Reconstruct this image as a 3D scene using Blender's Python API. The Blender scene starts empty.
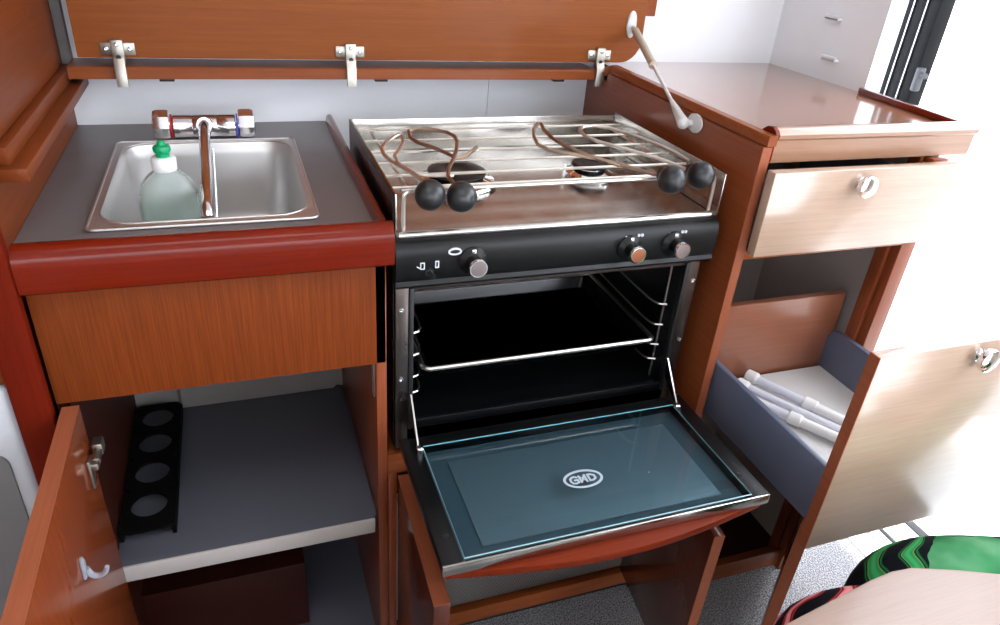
import bpy, bmesh, math, random
from mathutils import Vector, Matrix
random.seed(7)
Z0 = 0.9                      # the hob rim stands 0.9 m above the cabin sole
sc = bpy.context.scene
COL = sc.collection
V = Vector

# ------------------------------------------------------------------ materials
def new_mat(name):
    m = bpy.data.materials.new(name); m.use_nodes = True
    nt = m.node_tree
    return m, nt, nt.nodes['Principled BSDF']

def srgb(r, g, b):
    f = lambda c: (c/255/12.92) if c/255 <= .04045 else ((c/255+.055)/1.055)**2.4
    return (f(r), f(g), f(b), 1)

def plain(name, rgb, rough=.5, metal=0, coat=0, bump=0, bscale=200, spec=.5):
    m, nt, p = new_mat(name)
    p.inputs['Base Color'].default_value = srgb(*rgb)
    p.inputs['Roughness'].default_value = rough
    p.inputs['Metallic'].default_value = metal
    p.inputs['Coat Weight'].default_value = coat
    p.inputs['Coat Roughness'].default_value = .08
    p.inputs['Specular IOR Level'].default_value = spec
    tc = nt.nodes.new('ShaderNodeTexCoord'); n = nt.nodes.new('ShaderNodeTexNoise')
    n.inputs['Scale'].default_value = bscale; n.inputs['Detail'].default_value = 3
    nt.links.new(tc.outputs['Object'], n.inputs['Vector'])
    if bump:
        b = nt.nodes.new('ShaderNodeBump'); b.inputs['Strength'].default_value = bump; b.inputs['Distance'].default_value = .001
        nt.links.new(n.outputs['Fac'], b.inputs['Height']); nt.links.new(b.outputs['Normal'], p.inputs['Normal'])
    # a little worn roughness so large faces are not perfectly even
    n2 = nt.nodes.new('ShaderNodeTexNoise'); n2.inputs['Scale'].default_value = 14; n2.inputs['Detail'].default_value = 4
    nt.links.new(tc.outputs['Object'], n2.inputs['Vector'])
    mr = nt.nodes.new('ShaderNodeMapRange'); mr.inputs['To Min'].default_value = max(0, rough*.8); mr.inputs['To Max'].default_value = min(1, rough*1.2)
    nt.links.new(n2.outputs['Fac'], mr.inputs['Value']); nt.links.new(mr.outputs['Result'], p.inputs['Roughness'])
    return m

def wood(name, rgb, rgb2, axis='x', rough=.32, coat=.35, fine=1.0, spec=.25):
    """veneer: long fibres along one axis, two tones, slight pores"""
    m, nt, p = new_mat(name)
    L = nt.links
    tc = nt.nodes.new('ShaderNodeTexCoord'); mp = nt.nodes.new('ShaderNodeMapping')
    s = {'x': (2.6, 110, 110), 'y': (110, 2.6, 110), 'z': (110, 110, 2.6)}[axis]
    mp.inputs['Scale'].default_value = s
    L.new(tc.outputs['Object'], mp.inputs['Vector'])
    n = nt.nodes.new('ShaderNodeTexNoise'); n.inputs['Scale'].default_value = 1.6*fine; n.inputs['Detail'].default_value = 6; n.inputs['Roughness'].default_value = .62
    L.new(mp.outputs['Vector'], n.inputs['Vector'])
    n2 = nt.nodes.new('ShaderNodeTexNoise'); n2.inputs['Scale'].default_value = 7*fine; n2.inputs['Detail'].default_value = 2
    L.new(mp.outputs['Vector'], n2.inputs['Vector'])
    cr = nt.nodes.new('ShaderNodeValToRGB')
    cr.color_ramp.elements[0].position = .33; cr.color_ramp.elements[0].color = srgb(*rgb2)
    cr.color_ramp.elements[1].position = .66; cr.color_ramp.elements[1].color = srgb(*rgb)
    L.new(n.outputs['Fac'], cr.inputs['Fac'])
    mx = nt.nodes.new('ShaderNodeMixRGB'); mx.blend_type = 'MULTIPLY'; mx.inputs['Fac'].default_value = .3
    cr2 = nt.nodes.new('ShaderNodeValToRGB')
    cr2.color_ramp.elements[0].position = .3; cr2.color_ramp.elements[0].color = (.72, .66, .62, 1)
    cr2.color_ramp.elements[1].position = .55; cr2.color_ramp.elements[1].color = (1, 1, 1, 1)
    L.new(n2.outputs['Fac'], cr2.inputs['Fac'])
    L.new(cr.outputs['Color'], mx.inputs['Color1']); L.new(cr2.outputs['Color'], mx.inputs['Color2'])
    L.new(mx.outputs['Color'], p.inputs['Base Color'])
    p.inputs['Roughness'].default_value = rough
    p.inputs['Specular IOR Level'].default_value = spec
    p.inputs['Coat Weight'].default_value = coat; p.inputs['Coat Roughness'].default_value = .12
    return m

def metal(name, rgb, rough, brushed=None):
    m, nt, p = new_mat(name)
    p.inputs['Base Color'].default_value = srgb(*rgb); p.inputs['Metallic'].default_value = 1
    p.inputs['Roughness'].default_value = rough
    if brushed:
        tc = nt.nodes.new('ShaderNodeTexCoord'); mp = nt.nodes.new('ShaderNodeMapping')
        mp.inputs['Scale'].default_value = {'x': (6, 500, 500), 'y': (500, 6, 500), 's': (40, 40, 40)}[brushed]
        n = nt.nodes.new('ShaderNodeTexNoise'); n.inputs['Detail'].default_value = 4; n.inputs['Scale'].default_value = 1
        nt.links.new(tc.outputs['Object'], mp.inputs['Vector']); nt.links.new(mp.outputs['Vector'], n.inputs['Vector'])
        mr = nt.nodes.new('ShaderNodeMapRange'); mr.inputs['To Min'].default_value = rough*.6; mr.inputs['To Max'].default_value = rough*1.5
        nt.links.new(n.outputs['Fac'], mr.inputs['Value']); nt.links.new(mr.outputs['Result'], p.inputs['Roughness'])
    return m

M = {}
M['wood_x'] = wood('teak_veneer_long', (138, 72, 34), (124, 62, 28), 'x', rough=.36, coat=.2)
M['wood_lid'] = wood('lid_veneer', (132, 72, 31), (122, 64, 27), 'x', rough=.42, coat=.06, spec=.12)
M['wood_y'] = wood('teak_veneer_deep', (136, 70, 38), (124, 60, 32), 'y')
M['wood_wall'] = wood('side_wall_veneer', (118, 58, 26), (106, 50, 22), 'y', rough=.42, coat=.06, spec=.12)
M['wood_z'] = wood('teak_veneer_upright', (136, 70, 40), (124, 60, 32), 'z')
M['wood_fascia'] = wood('fascia_veneer', (118, 55, 21), (98, 43, 15), 'z', rough=.5, coat=0, fine=2.2, spec=.1)
M['wood_red'] = wood('red_mahogany_moulding', (108, 26, 6), (97, 21, 4), 'x', rough=.24, coat=.18, spec=.15)
M['wood_red_y'] = wood('red_mahogany_side', (112, 30, 9), (100, 24, 6), 'y', rough=.22, coat=.4)
M['wood_red_z'] = wood('red_mahogany_post', (98, 22, 4), (88, 18, 3), 'z', rough=.55, coat=0, spec=.08)
M['wood_bow'] = wood('bow_front_veneer', (118, 40, 12), (106, 34, 9), 'x', rough=.4, coat=.05, spec=.1)
M['wood_edge'] = wood('edge_veneer', (150, 84, 56), (140, 76, 50), 'y', rough=.5, coat=.05)
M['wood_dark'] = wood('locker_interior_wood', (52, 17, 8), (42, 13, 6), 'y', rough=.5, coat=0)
M['wood_glare'] = wood('drawer_front_veneer', (176, 150, 130), (169, 142, 122), 'x', rough=.3, coat=1.0, spec=.6)  # brown veneer made paler: daylight glare on the fronts put into the colour
M['wood_mould'] = wood('cabinet_moulding_veneer', (158, 120, 94), (150, 112, 88), 'x', rough=.3, coat=.6, spec=.5)
M['wood_back'] = wood('drawer_back_veneer', (154, 98, 72), (146, 90, 66), 'x', rough=.35, coat=.4, spec=.6)
M['wood_top'] = wood('cabinet_top_veneer', (146, 98, 70), (138, 90, 64), 'x', rough=.2, coat=1.0, spec=.6)
M['table'] = wood('table_veneer', (146, 119, 104), (143, 116, 101), 'x', rough=.4, coat=.2, spec=.6)
M['grey_top'] = plain('slate_laminate', (104, 98, 99), .36, spec=.5)
M['grey_shelf'] = plain('grey_lining', (92, 94, 104), .4)
M['shelf_edge'] = plain('pale_shelf_edge', (196, 192, 188), .55)
M['grey_in'] = plain('grey_locker_lining', (176, 168, 164), .6)
M['white_wall'] = plain('white_laminate', (226, 228, 232), .32)
M['gelcoat'] = plain('white_gelcoat', (240, 240, 240), .3)
M['ceil'] = plain('white_headliner', (236, 234, 230), .8)
M['cream_wall'] = plain('cream_panel', (214, 206, 196), .7)
M['black_en'] = plain('black_enamel', (9, 11, 14), .16, spec=.5)
M['black_cav'] = plain('oven_lining_enamel', (8, 10, 13), .4, spec=.25)
M['black_satin'] = plain('black_satin_steel', (8, 9, 10), .38, spec=.3)
M['black_pl'] = plain('black_plastic', (16, 16, 18), .45)
M['ball'] = plain('black_bakelite', (26, 27, 30), .34)
M['black_mat'] = plain('black_rack_plastic', (5, 5, 5), .8, spec=.1)
M['steel'] = metal('polished_hob_steel', (188, 185, 180), .19, 's')
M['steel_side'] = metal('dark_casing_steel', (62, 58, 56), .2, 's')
M['frame_st'] = metal('oven_frame_steel', (98, 90, 86), .3, 's')
M['sink_st'] = metal('brushed_sink_steel', (208, 207, 206), .42, 'x')
M['chrome'] = metal('chrome', (232, 232, 234), .06)
M['tap'] = metal('satin_chrome', (226, 226, 230), .16)
M['hook'] = plain('grey_hook_paint', (150, 154, 164), .35)
M['lip_grey'] = plain('grey_shelf_lip', (136, 131, 129), .6)
M['wire'] = metal('chromed_wire', (214, 208, 200), .3)
M['wire_hot'] = metal('heat_tinted_wire', (166, 144, 126), .32)
M['hinge'] = metal('nickel_hinge', (172, 168, 158), .38)
M['liner_blue'] = plain('blue_grey_enamel', (106, 104, 108), .35)
M['liner_dark'] = plain('slate_enamel', (74, 78, 84), .3)
M['glass_edge'] = plain('pale_cyan_glass_edge', (150, 192, 200), .25)
M['alu'] = plain('grey_strut_paint', (196, 196, 194), .4)
M['strut'] = plain('beige_strut_tube', (176, 162, 144), .42)
M['drawer_grey'] = plain('slate_drawer_side', (92, 100, 120), .42)
M['drawer_white'] = plain('white_drawer_floor', (204, 203, 202), .55)
M['white_pl'] = plain('white_plastic', (236, 236, 236), .35)
M['rod_blue'] = plain('white_rod_enamel', (220, 222, 234), .3)
M['green_cap'] = plain('green_cap_plastic', (0, 150, 96), .35)
M['print'] = plain('white_print', (205, 210, 214), .6)
M['logo'] = plain('etched_white_print', (172, 184, 194), .6)
M['copper'] = metal('copper_knob_face', (140, 88, 66), .35)
M['knob_face'] = metal('satin_knob_face', (150, 140, 138), .35)
M['fridge_white'] = plain('white_moulded_plastic', (186, 188, 193), .4)
M['fridge_grey'] = plain('grey_panel', (116, 113, 114), .5)
M['red_pl'] = plain('red_ring', (190, 30, 40), .4)
M['blue_pl'] = plain('blue_ring', (40, 60, 190), .4)
M['latch_dark'] = plain('dark_latch', (60, 60, 64), .4)
M['frame_black'] = plain('black_track', (8, 8, 9), .6, spec=.15)
M['silver'] = metal('silver_strip', (200, 200, 204), .3)
M['door_in'] = wood('door_inner_veneer', (128, 60, 28), (118, 52, 23), 'z', rough=.24, coat=.4)
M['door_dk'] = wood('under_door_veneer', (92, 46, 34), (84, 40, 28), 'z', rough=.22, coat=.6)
M['shirt_cloth'] = plain('cream_shirt_cloth', (206, 198, 188), .85)
M['skin'] = plain('skin', (206, 160, 132), .5)
M['hair'] = plain('brown_hair', (70, 46, 30), .6)

def carpet():
    m, nt, p = new_mat('grey_speckled_carpet'); L = nt.links
    tc = nt.nodes.new('ShaderNodeTexCoord')
    v = nt.nodes.new('ShaderNodeTexVoronoi'); v.inputs['Scale'].default_value = 240
    n = nt.nodes.new('ShaderNodeTexNoise'); n.inputs['Scale'].default_value = 330; n.inputs['Detail'].default_value = 2
    L.new(tc.outputs['Object'], v.inputs['Vector']); L.new(tc.outputs['Object'], n.inputs['Vector'])
    cr = nt.nodes.new('ShaderNodeValToRGB')
    cr.color_ramp.elements[0].position = .36; cr.color_ramp.elements[0].color = srgb(84, 84, 88)
    cr.color_ramp.elements[1].position = .62; cr.color_ramp.elements[1].color = srgb(178, 177, 178)
    L.new(n.outputs['Fac'], cr.inputs['Fac']); L.new(cr.outputs['Color'], p.inputs['Base Color'])
    b = nt.nodes.new('ShaderNodeBump'); b.inputs['Strength'].default_value = .9; b.inputs['Distance'].default_value = .004
    L.new(v.outputs['Distance'], b.inputs['Height']); L.new(b.outputs['Normal'], p.inputs['Normal'])
    p.inputs['Roughness'].default_value = .95
    return m
M['carpet'] = carpet()

def mesh_mat():
    m, nt, p = new_mat('woven_liner'); L = nt.links
    tc = nt.nodes.new('ShaderNodeTexCoord')
    w = nt.nodes.new('ShaderNodeTexChecker'); w.inputs['Scale'].default_value = 300
    w.inputs['Color1'].default_value = srgb(250, 249, 248); w.inputs['Color2'].default_value = srgb(196, 194, 192)
    L.new(tc.outputs['Object'], w.inputs['Vector']); L.new(w.outputs['Color'], p.inputs['Base Color'])
    p.inputs['Roughness'].default_value = .8
    return m
M['liner'] = mesh_mat()

def glass(name, rgb, rough=0.0, ior=1.45, trans=1.0):
    m, nt, p = new_mat(name)
    p.inputs['Base Color'].default_value = srgb(*rgb); p.inputs['Roughness'].default_value = rough
    p.inputs['Transmission Weight'].default_value = trans; p.inputs['IOR'].default_value = ior
    return m
def thin_glass(name, rgb):
    m = bpy.data.materials.new(name); m.use_nodes = True; nt = m.node_tree; L = nt.links
    for n in list(nt.nodes):
        if n.type == 'BSDF_PRINCIPLED': nt.nodes.remove(n)
    out = [n for n in nt.nodes if n.type == 'OUTPUT_MATERIAL'][0]
    tr = nt.nodes.new('ShaderNodeBsdfTransparent'); tr.inputs['Color'].default_value = srgb(*rgb)
    gl = nt.nodes.new('ShaderNodeBsdfGlossy'); gl.inputs['Roughness'].default_value = .02
    fr = nt.nodes.new('ShaderNodeFresnel'); fr.inputs['IOR'].default_value = 1.5
    mx = nt.nodes.new('ShaderNodeMixShader'); ge = nt.nodes.new('ShaderNodeNewGeometry')
    mu = nt.nodes.new('ShaderNodeMath'); mu.operation = 'SUBTRACT'; mu.use_clamp = True     # no inner reflection from the second face
    L.new(fr.outputs['Fac'], mu.inputs[0]); L.new(ge.outputs['Backfacing'], mu.inputs[1]); L.new(mu.outputs[0], mx.inputs['Fac'])
    L.new(tr.outputs[0], mx.inputs[1]); L.new(gl.outputs[0], mx.inputs[2]); L.new(mx.outputs[0], out.inputs['Surface'])
    return m
M['oven_glass'] = thin_glass('tinted_oven_glass', (226, 242, 246))
M['bottle'] = glass('clear_bottle_plastic', (232, 244, 240), .12, 1.3, .72)
M['liquid'] = glass('pale_green_detergent', (206, 230, 220), .15, 1.33, .55)

def fabric():
    """black cloth with sweeping green leaves, red ones over the near knee"""
    m, nt, p = new_mat('tropical_leaf_cloth'); L = nt.links; N = nt.nodes.new
    tc = N('ShaderNodeTexCoord')
    def ramp(stops):
        cr = N('ShaderNodeValToRGB'); e = cr.color_ramp.elements
        e[0].position = stops[0][0]; e[0].color = srgb(*stops[0][1]); e[1].position = stops[-1][0]; e[1].color = srgb(*stops[-1][1])
        for pos, c in stops[1:-1]: k = e.new(pos); k.color = srgb(*c)
        return cr
    def leaves(rot, scale, dist, stops):
        mp = N('ShaderNodeMapping'); mp.inputs['Rotation'].default_value = rot
        L.new(tc.outputs['Object'], mp.inputs['Vector'])
        w = N('ShaderNodeTexWave'); w.inputs['Scale'].default_value = scale; w.inputs['Distortion'].default_value = dist
        w.inputs['Detail'].default_value = 1.5; w.inputs['Detail Scale'].default_value = .9
        L.new(mp.outputs['Vector'], w.inputs['Vector']); cr = ramp(stops); L.new(w.outputs['Fac'], cr.inputs['Fac']); return cr
    k = (12, 14, 22)
    g = leaves((.2, .5, .5), 7, 16, [(0, k), (.45, k), (.5, (14, 70, 40)), (.62, (24, 120, 66)), (.68, k), (.74, k), (.78, (110, 150, 84)), (.9, (30, 136, 74)), (1, (60, 170, 100))])
    rd = leaves((.3, .2, 1.0), 9, 12, [(0, k), (.46, k), (.52, (150, 26, 30)), (.68, (206, 56, 46)), (.72, k), (.8, k), (.86, (214, 110, 124)), (1, (226, 150, 150))])
    # one broad pale green leaf on the far thigh
    mp = N('ShaderNodeMapping'); mp.inputs['Location'].default_value = (.33, -.12, -.72); mp.inputs['Rotation'].default_value = (0, 0, 0); mp.inputs['Scale'].default_value = (1, 1.6, 1.2)
    L.new(tc.outputs['Object'], mp.inputs['Vector'])
    ln = N('ShaderNodeVectorMath'); ln.operation = 'LENGTH'; L.new(mp.outputs['Vector'], ln.inputs[0])
    n = N('ShaderNodeTexNoise'); n.inputs['Scale'].default_value = 16; L.new(tc.outputs['Object'], n.inputs['Vector'])
    ad = N('ShaderNodeMath'); ad.operation = 'MULTIPLY_ADD'; ad.inputs[1].default_value = .05; L.new(n.outputs['Fac'], ad.inputs[0]); L.new(ln.outputs['Value'], ad.inputs[2])
    lt = N('ShaderNodeMath'); lt.operation = 'LESS_THAN'; lt.inputs[1].default_value = .112; L.new(ad.outputs[0], lt.inputs[0])
    pale = ramp([(0.3, (40, 110, 66)), (.5, (66, 140, 92)), (.7, (100, 160, 118))]); L.new(n.outputs['Fac'], pale.inputs['Fac'])
    m1 = N('ShaderNodeMixRGB'); L.new(lt.outputs[0], m1.inputs['Fac']); L.new(g.outputs['Color'], m1.inputs['Color1']); L.new(pale.outputs['Color'], m1.inputs['Color2'])
    sx = N('ShaderNodeSeparateXYZ'); L.new(tc.outputs['Object'], sx.inputs['Vector'])
    th = N('ShaderNodeMath'); th.operation = 'LESS_THAN'; th.inputs[1].default_value = -.5; L.new(sx.outputs['X'], th.inputs[0])
    mx = N('ShaderNodeMixRGB'); L.new(th.outputs[0], mx.inputs['Fac'])
    L.new(m1.outputs['Color'], mx.inputs['Color1']); L.new(rd.outputs['Color'], mx.inputs['Color2'])
    L.new(mx.outputs['Color'], p.inputs['Base Color']); p.inputs['Roughness'].default_value = .85; p.inputs['Specular IOR Level'].default_value = .15
    return m
M['fabric'] = fabric()

# ------------------------------------------------------------------ mesh helpers
class B:
    def __init__(s): s.bm = bmesh.new()
    def box(s, x0, x1, y0, y1, z0, z1, bev=0, seg=2):
        t = bmesh.new()
        vs = [t.verts.new((x, y, z)) for x in (x0, x1) for y in (y0, y1) for z in (z0, z1)]
        for f in ((0, 1, 3, 2), (4, 6, 7, 5), (0, 4, 5, 1), (2, 3, 7, 6), (0, 2, 6, 4), (1, 5, 7, 3)):
            t.faces.new([vs[i] for i in f])
        if bev: bmesh.ops.bevel(t, geom=t.edges[:], offset=bev, segments=seg, affect='EDGES', profile=.5)
        s.merge(t); return s
    def merge(s, t, mat=None):
        if mat: bmesh.ops.transform(t, matrix=mat, verts=t.verts)
        me = bpy.data.meshes.new('tmp'); t.to_mesh(me); t.free(); s.bm.from_mesh(me); bpy.data.meshes.remove(me)
    def prism(s, pts, axis, a, b, bev=0, seg=2):
        """closed outline pts in the two other axes, pushed along axis from a to b"""
        t = bmesh.new()
        def mk(p, q): return {'x': (q, p[0], p[1]), 'y': (p[0], q, p[1]), 'z': (p[0], p[1], q)}[axis]
        lo = [t.verts.new(mk(p, a)) for p in pts]; hi = [t.verts.new(mk(p, b)) for p in pts]
        t.faces.new(lo); t.faces.new(hi[::-1]); n = len(pts)
        for i in range(n): t.faces.new((lo[i], lo[(i+1) % n], hi[(i+1) % n], hi[i]))
        bmesh.ops.recalc_face_normals(t, faces=t.faces)
        if bev:
            ed = [e for f in t.faces if len(f.verts) == n and n != 4 or (n == 4) for e in f.edges]
            bmesh.ops.bevel(t, geom=list(set(ed)), offset=bev, segments=seg, affect='EDGES', profile=.5)
        s.merge(t); return s
    def tube(s, pts, r, n=8, closed=False, r2=None):
        pts = [V(p) for p in pts]; t = bmesh.new(); rings = []; m = len(pts)
        up = None
        for i, p in enumerate(pts):
            a = pts[(i-1) % m] if (closed or i > 0) else p
            c = pts[(i+1) % m] if (closed or i < m-1) else p
            d = (c-a).normalized()
            if up is None:
                up = d.orthogonal().normalized()
            else:
                up = (up - d*up.dot(d)); up = up.normalized() if up.length > 1e-6 else d.orthogonal().normalized()
            q = d.cross(up); rr = r if r2 is None else r+(r2-r)*i/(m-1)
            rings.append([t.verts.new(p+(up*math.cos(k*2*math.pi/n)+q*math.sin(k*2*math.pi/n))*rr) for k in range(n)])
        for i in range(m if closed else m-1):
            A, C = rings[i], rings[(i+1) % m]
            for k in range(n): t.faces.new((A[k], A[(k+1) % n], C[(k+1) % n], C[k]))
        if not closed: t.faces.new(rings[0][::-1]); t.faces.new(rings[-1])
        bmesh.ops.recalc_face_normals(t, faces=t.faces); s.merge(t); return s
    def lathe(s, prof, c, axis=(0, 0, 1), n=24, sx=1, sy=1):
        """prof: (radius, height) pairs, turned about axis through c"""
        t = bmesh.new(); rings = []
        for r, h in prof:
            if r < 1e-6: rings.append([t.verts.new((0, 0, h))])
            else: rings.append([t.verts.new((r*sx*math.cos(k*2*math.pi/n), r*sy*math.sin(k*2*math.pi/n), h)) for k in range(n)])
        for A, C in zip(rings, rings[1:]):
            if len(A) == 1 and len(C) == 1: continue
            for k in range(n):
                k2 = (k+1) % n
                if len(A) == 1: t.faces.new((A[0], C[k], C[k2]))
                elif len(C) == 1: t.faces.new((A[k], A[k2], C[0]))
                else: t.faces.new((A[k], A[k2], C[k2], C[k]))
        if len(rings[0]) > 1: t.faces.new(rings[0][::-1])
        if len(rings[-1]) > 1: t.faces.new(rings[-1])
        bmesh.ops.recalc_face_normals(t, faces=t.faces)
        rot = V((0, 0, 1)).rotation_difference(V(axis).normalized()).to_matrix().to_4x4()
        s.merge(t, Matrix.Translation(V(c)) @ rot); return s
    def sphere(s, c, r, n=12):
        t = bmesh.new(); bmesh.ops.create_uvsphere(t, u_segments=n*2, v_segments=n, radius=r); s.merge(t, Matrix.Translation(V(c))); return s
    def ring_plate(s, outer, inner, z0, z1):
        """flat plate between two equally long outlines (x, y)"""
        t = bmesh.new(); n = len(outer)
        L = [[t.verts.new((p[0], p[1], z)) for p in o] for z in (z1, z0) for o in (outer, inner)]
        for i in range(n):
            j = (i+1) % n
            t.faces.new((L[0][i], L[0][j], L[1][j], L[1][i])); t.faces.new((L[2][j], L[2][i], L[3][i], L[3][j]))
            t.faces.new((L[0][j], L[0][i], L[2][i], L[2][j])); t.faces.new((L[1][i], L[1][j], L[3][j], L[3][i]))
        bmesh.ops.recalc_face_normals(t, faces=t.faces); s.merge(t); return s
    def rot(s, ang, piv, axis='Z'):
        bmesh.ops.transform(s.bm, matrix=Matrix.Translation(V(piv)) @ Matrix.Rotation(ang, 4, axis) @ Matrix.Translation(-V(piv)), verts=s.bm.verts); return s

def rrect(x0, x1, y0, y1, r, n=6):
    o = []
    for cx, cy, a0 in ((x1-r, y1-r, 0), (x0+r, y1-r, 90), (x0+r, y0+r, 180), (x1-r, y0+r, 270)):
        for k in range(n+1):
            a = math.radians(a0+90*k/n); o.append((cx+r*math.cos(a), cy+r*math.sin(a)))
    return o

def smooth_path(pts, it=2, closed=False):
    pts = [V(p) for p in pts]
    for _ in range(it):
        o = [] if closed else [pts[0]]
        m = len(pts)
        for i in range(m if closed else m-1):
            a, b = pts[i], pts[(i+1) % m]
            o += [a.lerp(b, .25), a.lerp(b, .75)]
        if not closed: o.append(pts[-1])
        pts = o
    return pts

def wloc(o):
    p = V((0, 0, 0))
    while o: p += o.location; o = o.parent
    return p

def link(name, b, mat, parent=None, loc=None, angle=35):
    """one mesh object; b's vertices are in galley coordinates (z from the hob rim)"""
    me = bpy.data.meshes.new(name)
    base = wloc(parent) if parent else V((loc[0], loc[1], loc[2]+Z0)) if loc else V((0, 0, 0))
    bmesh.ops.translate(b.bm, vec=V((0, 0, Z0))-base, verts=b.bm.verts)
    b.bm.to_mesh(me); b.bm.free()
    me.materials.append(M[mat])
    for p in me.polygons: p.use_smooth = True
    me.set_sharp_from_angle(angle=math.radians(angle))
    o = bpy.data.objects.new(name, me); COL.objects.link(o)
    if parent: o.parent = parent
    else: o.location = base
    return o

def tag(o, label=None, cat=None, group=None, kind=None):
    if label: o['label'] = label
    if cat: o['category'] = cat
    if group: o['group'] = group
    if kind: o['kind'] = kind
    return o

def thing(name, loc, label, cat, group=None):
    o = bpy.data.objects.new(name, None); COL.objects.link(o)
    o.empty_display_size = .05
    o.location = (loc[0], loc[1], loc[2]+Z0)
    return tag(o, label, cat, group)

def struct(name, b, mat, label=None, cat=None):
    o = link(name, b, mat, loc=(0, 0, -Z0)); o['kind'] = 'structure'
    return tag(o, label, cat)

FL = -.9
RAILX, RAILY = -.420, .060
# ------------------------------------------------------------------ the setting
struct('floor', B().box(-2.0, 1.13, -2.6, .56, FL-.03, FL), 'carpet', 'grey speckled loop carpet in front of the galley', 'carpet')
struct('floor', B().box(1.13, 2.6, -2.6, 2.0, FL-.03, FL+.004), 'gelcoat', 'bright white floor beyond the edge of the carpet', 'floor')
struct('wall_back', B().box(-.492, .3135, .563, .60, FL, 1.05).box(.3155, 1.06, .563, .60, FL, 1.05).box(.31, .32, .566, .60, FL, 1.05), 'white_wall', 'white back wall behind sink and hob', 'wall')
struct('wall_left', B().box(-.480, -.4515, -.005, .563, FL, 1.05), 'wood_wall', 'wooden side wall left of the sink', 'wall')
struct('trim_1', B().box(-.4515, RAILX, RAILY, .563, .070, .086, .002).box(-.4515, -.438, RAILY+.012, .563, .086, .108, .002), 'wood_wall', 'stepped wooden rail along the left wall', 'rail')
struct('trim_2', B().box(-.482, -.4415, -.022, -.0051, FL, 1.05, .004), 'wood_red_z', 'red brown post at the left front corner', 'post')
struct('trim_3', B().box(-.4515, -.436, .545, .563, .10, 1.05, .002), 'fridge_grey', 'grey corner strip beside the raised lid', 'trim')
struct('wall_right', B().box(1.008, 1.05, .265, .563, .02, 1.05), 'white_wall', 'white side wall at the end of the cabinet top', 'wall')
struct('wall_left', B().box(-2.03, -2.0, -2.6, .56, FL, 1.05).box(-2.0, -1.02, .40, .44, FL, 1.05), 'cream_wall')
struct('wall_front', B().box(-2.0, 1.1, -2.63, -2.6, FL, .0).box(-2.0, 1.1, -2.63, -2.6, .6, 1.05).box(-2.0, -1.6, -2.63, -2.6, .0, .6).box(.7, 1.1, -2.63, -2.6, .0, .6), 'cream_wall')
struct('ceiling', B().box(-2.0, 1.42, -2.6, .6, 1.05, 1.09), 'ceil')
struct('wall_right', B().box(2.1, 2.14, -2.6, 2.0, FL, .5), 'gelcoat')
# hooks on the white side wall
for i, (y, z) in enumerate(((.395, .243), (.372, .166))):
    t = bmesh.new()
    h = tag(link('wall_clip', B().box(.996, 1.008, y-.02, y+.02, z-.006, z-.001, .0015).box(.996, .999, y-.02, y+.02, z-.006, z+.004, .001), 'white_wall', loc=(1.0, y, z)),
            ('upper' if i == 0 else 'lower')+' of two white clips on the white wall above the cabinet top', 'clip', 'white wall clips')

# black sliding door track beyond the cabinet
tr = thing('door_track', (1.27, .40, -.2), 'black upright sliding door track with thin silver lines beyond the cabinet', 'door frame')
for k, x in enumerate((0, 1, 2)):
    y0 = .365+k*.034
    link('channel', B().box(1.25, 1.29, y0, y0+.031, -.3, 1.1, .003), 'frame_black', tr)
for k in range(2):
    y0 = .396+k*.034
    link('silver_bead', B().box(1.247, 1.285, y0, y0+.003, -.3, 1.1), 'silver', tr)
link('latch', B().box(1.243, 1.26, .352, .366, .10, .15, .003).lathe([(.006, 0), (.006, .012), (0, .014)], (1.25, .352, .135), (0, -1, 0), 12), 'latch_dark', tr)
th = thing('threshold_strip', (1.3, -.02, FL), 'silver and black metal threshold strip on the white floor', 'threshold')
link('rail', B().box(1.19, 1.215, -.16, .06, FL+.0041, FL+.016, .003), 'silver', th)
link('rubber_insert', B().box(1.221, 1.231, -.16, .06, FL+.0041, FL+.013, .001), 'black_pl', th)
link('rail', B().box(1.28, 1.30, -.16, .06, FL+.0041, FL+.016, .003), 'silver', th)
link('rubber_insert', B().box(1.306, 1.33, -.16, .06, FL+.0041, FL+.013, .001), 'black_pl', th)

# white moulded locker at the far left
lk = thing('moulded_locker', (-.7, .02, FL), 'white moulded locker with a grey front panel left of the red brown post', 'locker')
link('body', B().box(-1.0, -.4835, -.012, .40, FL, -.165, .012, 3), 'fridge_white', lk)
link('front_panel', B().prism(rrect(-.97, -.506, FL+.03, -.262, .02), 'y', -.016, .0), 'fridge_grey', lk)
link('grip', B().box(-.60, -.510, -.022, -.008, -.240, -.200, .006, 3), 'fridge_white', lk)
tag(link('wall_panel', B().box(-1.0, -.4835, -.008, .40, -.163, 1.04, .003), 'wood_wall', loc=(-.75, .2, -.163)), 'wooden panel above the white locker left of the post', 'panel')

# ------------------------------------------------------------------ sink cabinet
sk = thing('sink_cabinet', (-.23, .25, FL), 'wooden base cabinet under the sink with an open door and grey shelf', 'cabinet')
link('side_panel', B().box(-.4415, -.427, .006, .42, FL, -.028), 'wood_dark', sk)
sp = link('side_panel', B().box(-.028, -.0125, 0, .42, FL, -.042, .001), 'wood_z', sk)
link('striker_plate', B().box(-.0305, -.028, .012, .026, -.275, -.215, .001), 'hinge', sp)
link('fascia', B().box(-.4405, -.0125, 0, .016, -.207, -.042, .0015), 'wood_fascia', sk)
link('back_panel', B().box(-.427, -.028, .405, .42, FL, -.16), 'lip_grey', sk)
shelf = link('shelf', B().prism(rrect(-.4265, -.0285, .004, .404, .014), 'z', -.548, -.5205, .002), 'grey_shelf', sk)
link('front_edge', B().box(-.4265, -.034, -.0005, .0045, -.55, -.5195, .0015), 'shelf_edge', shelf)
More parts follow.
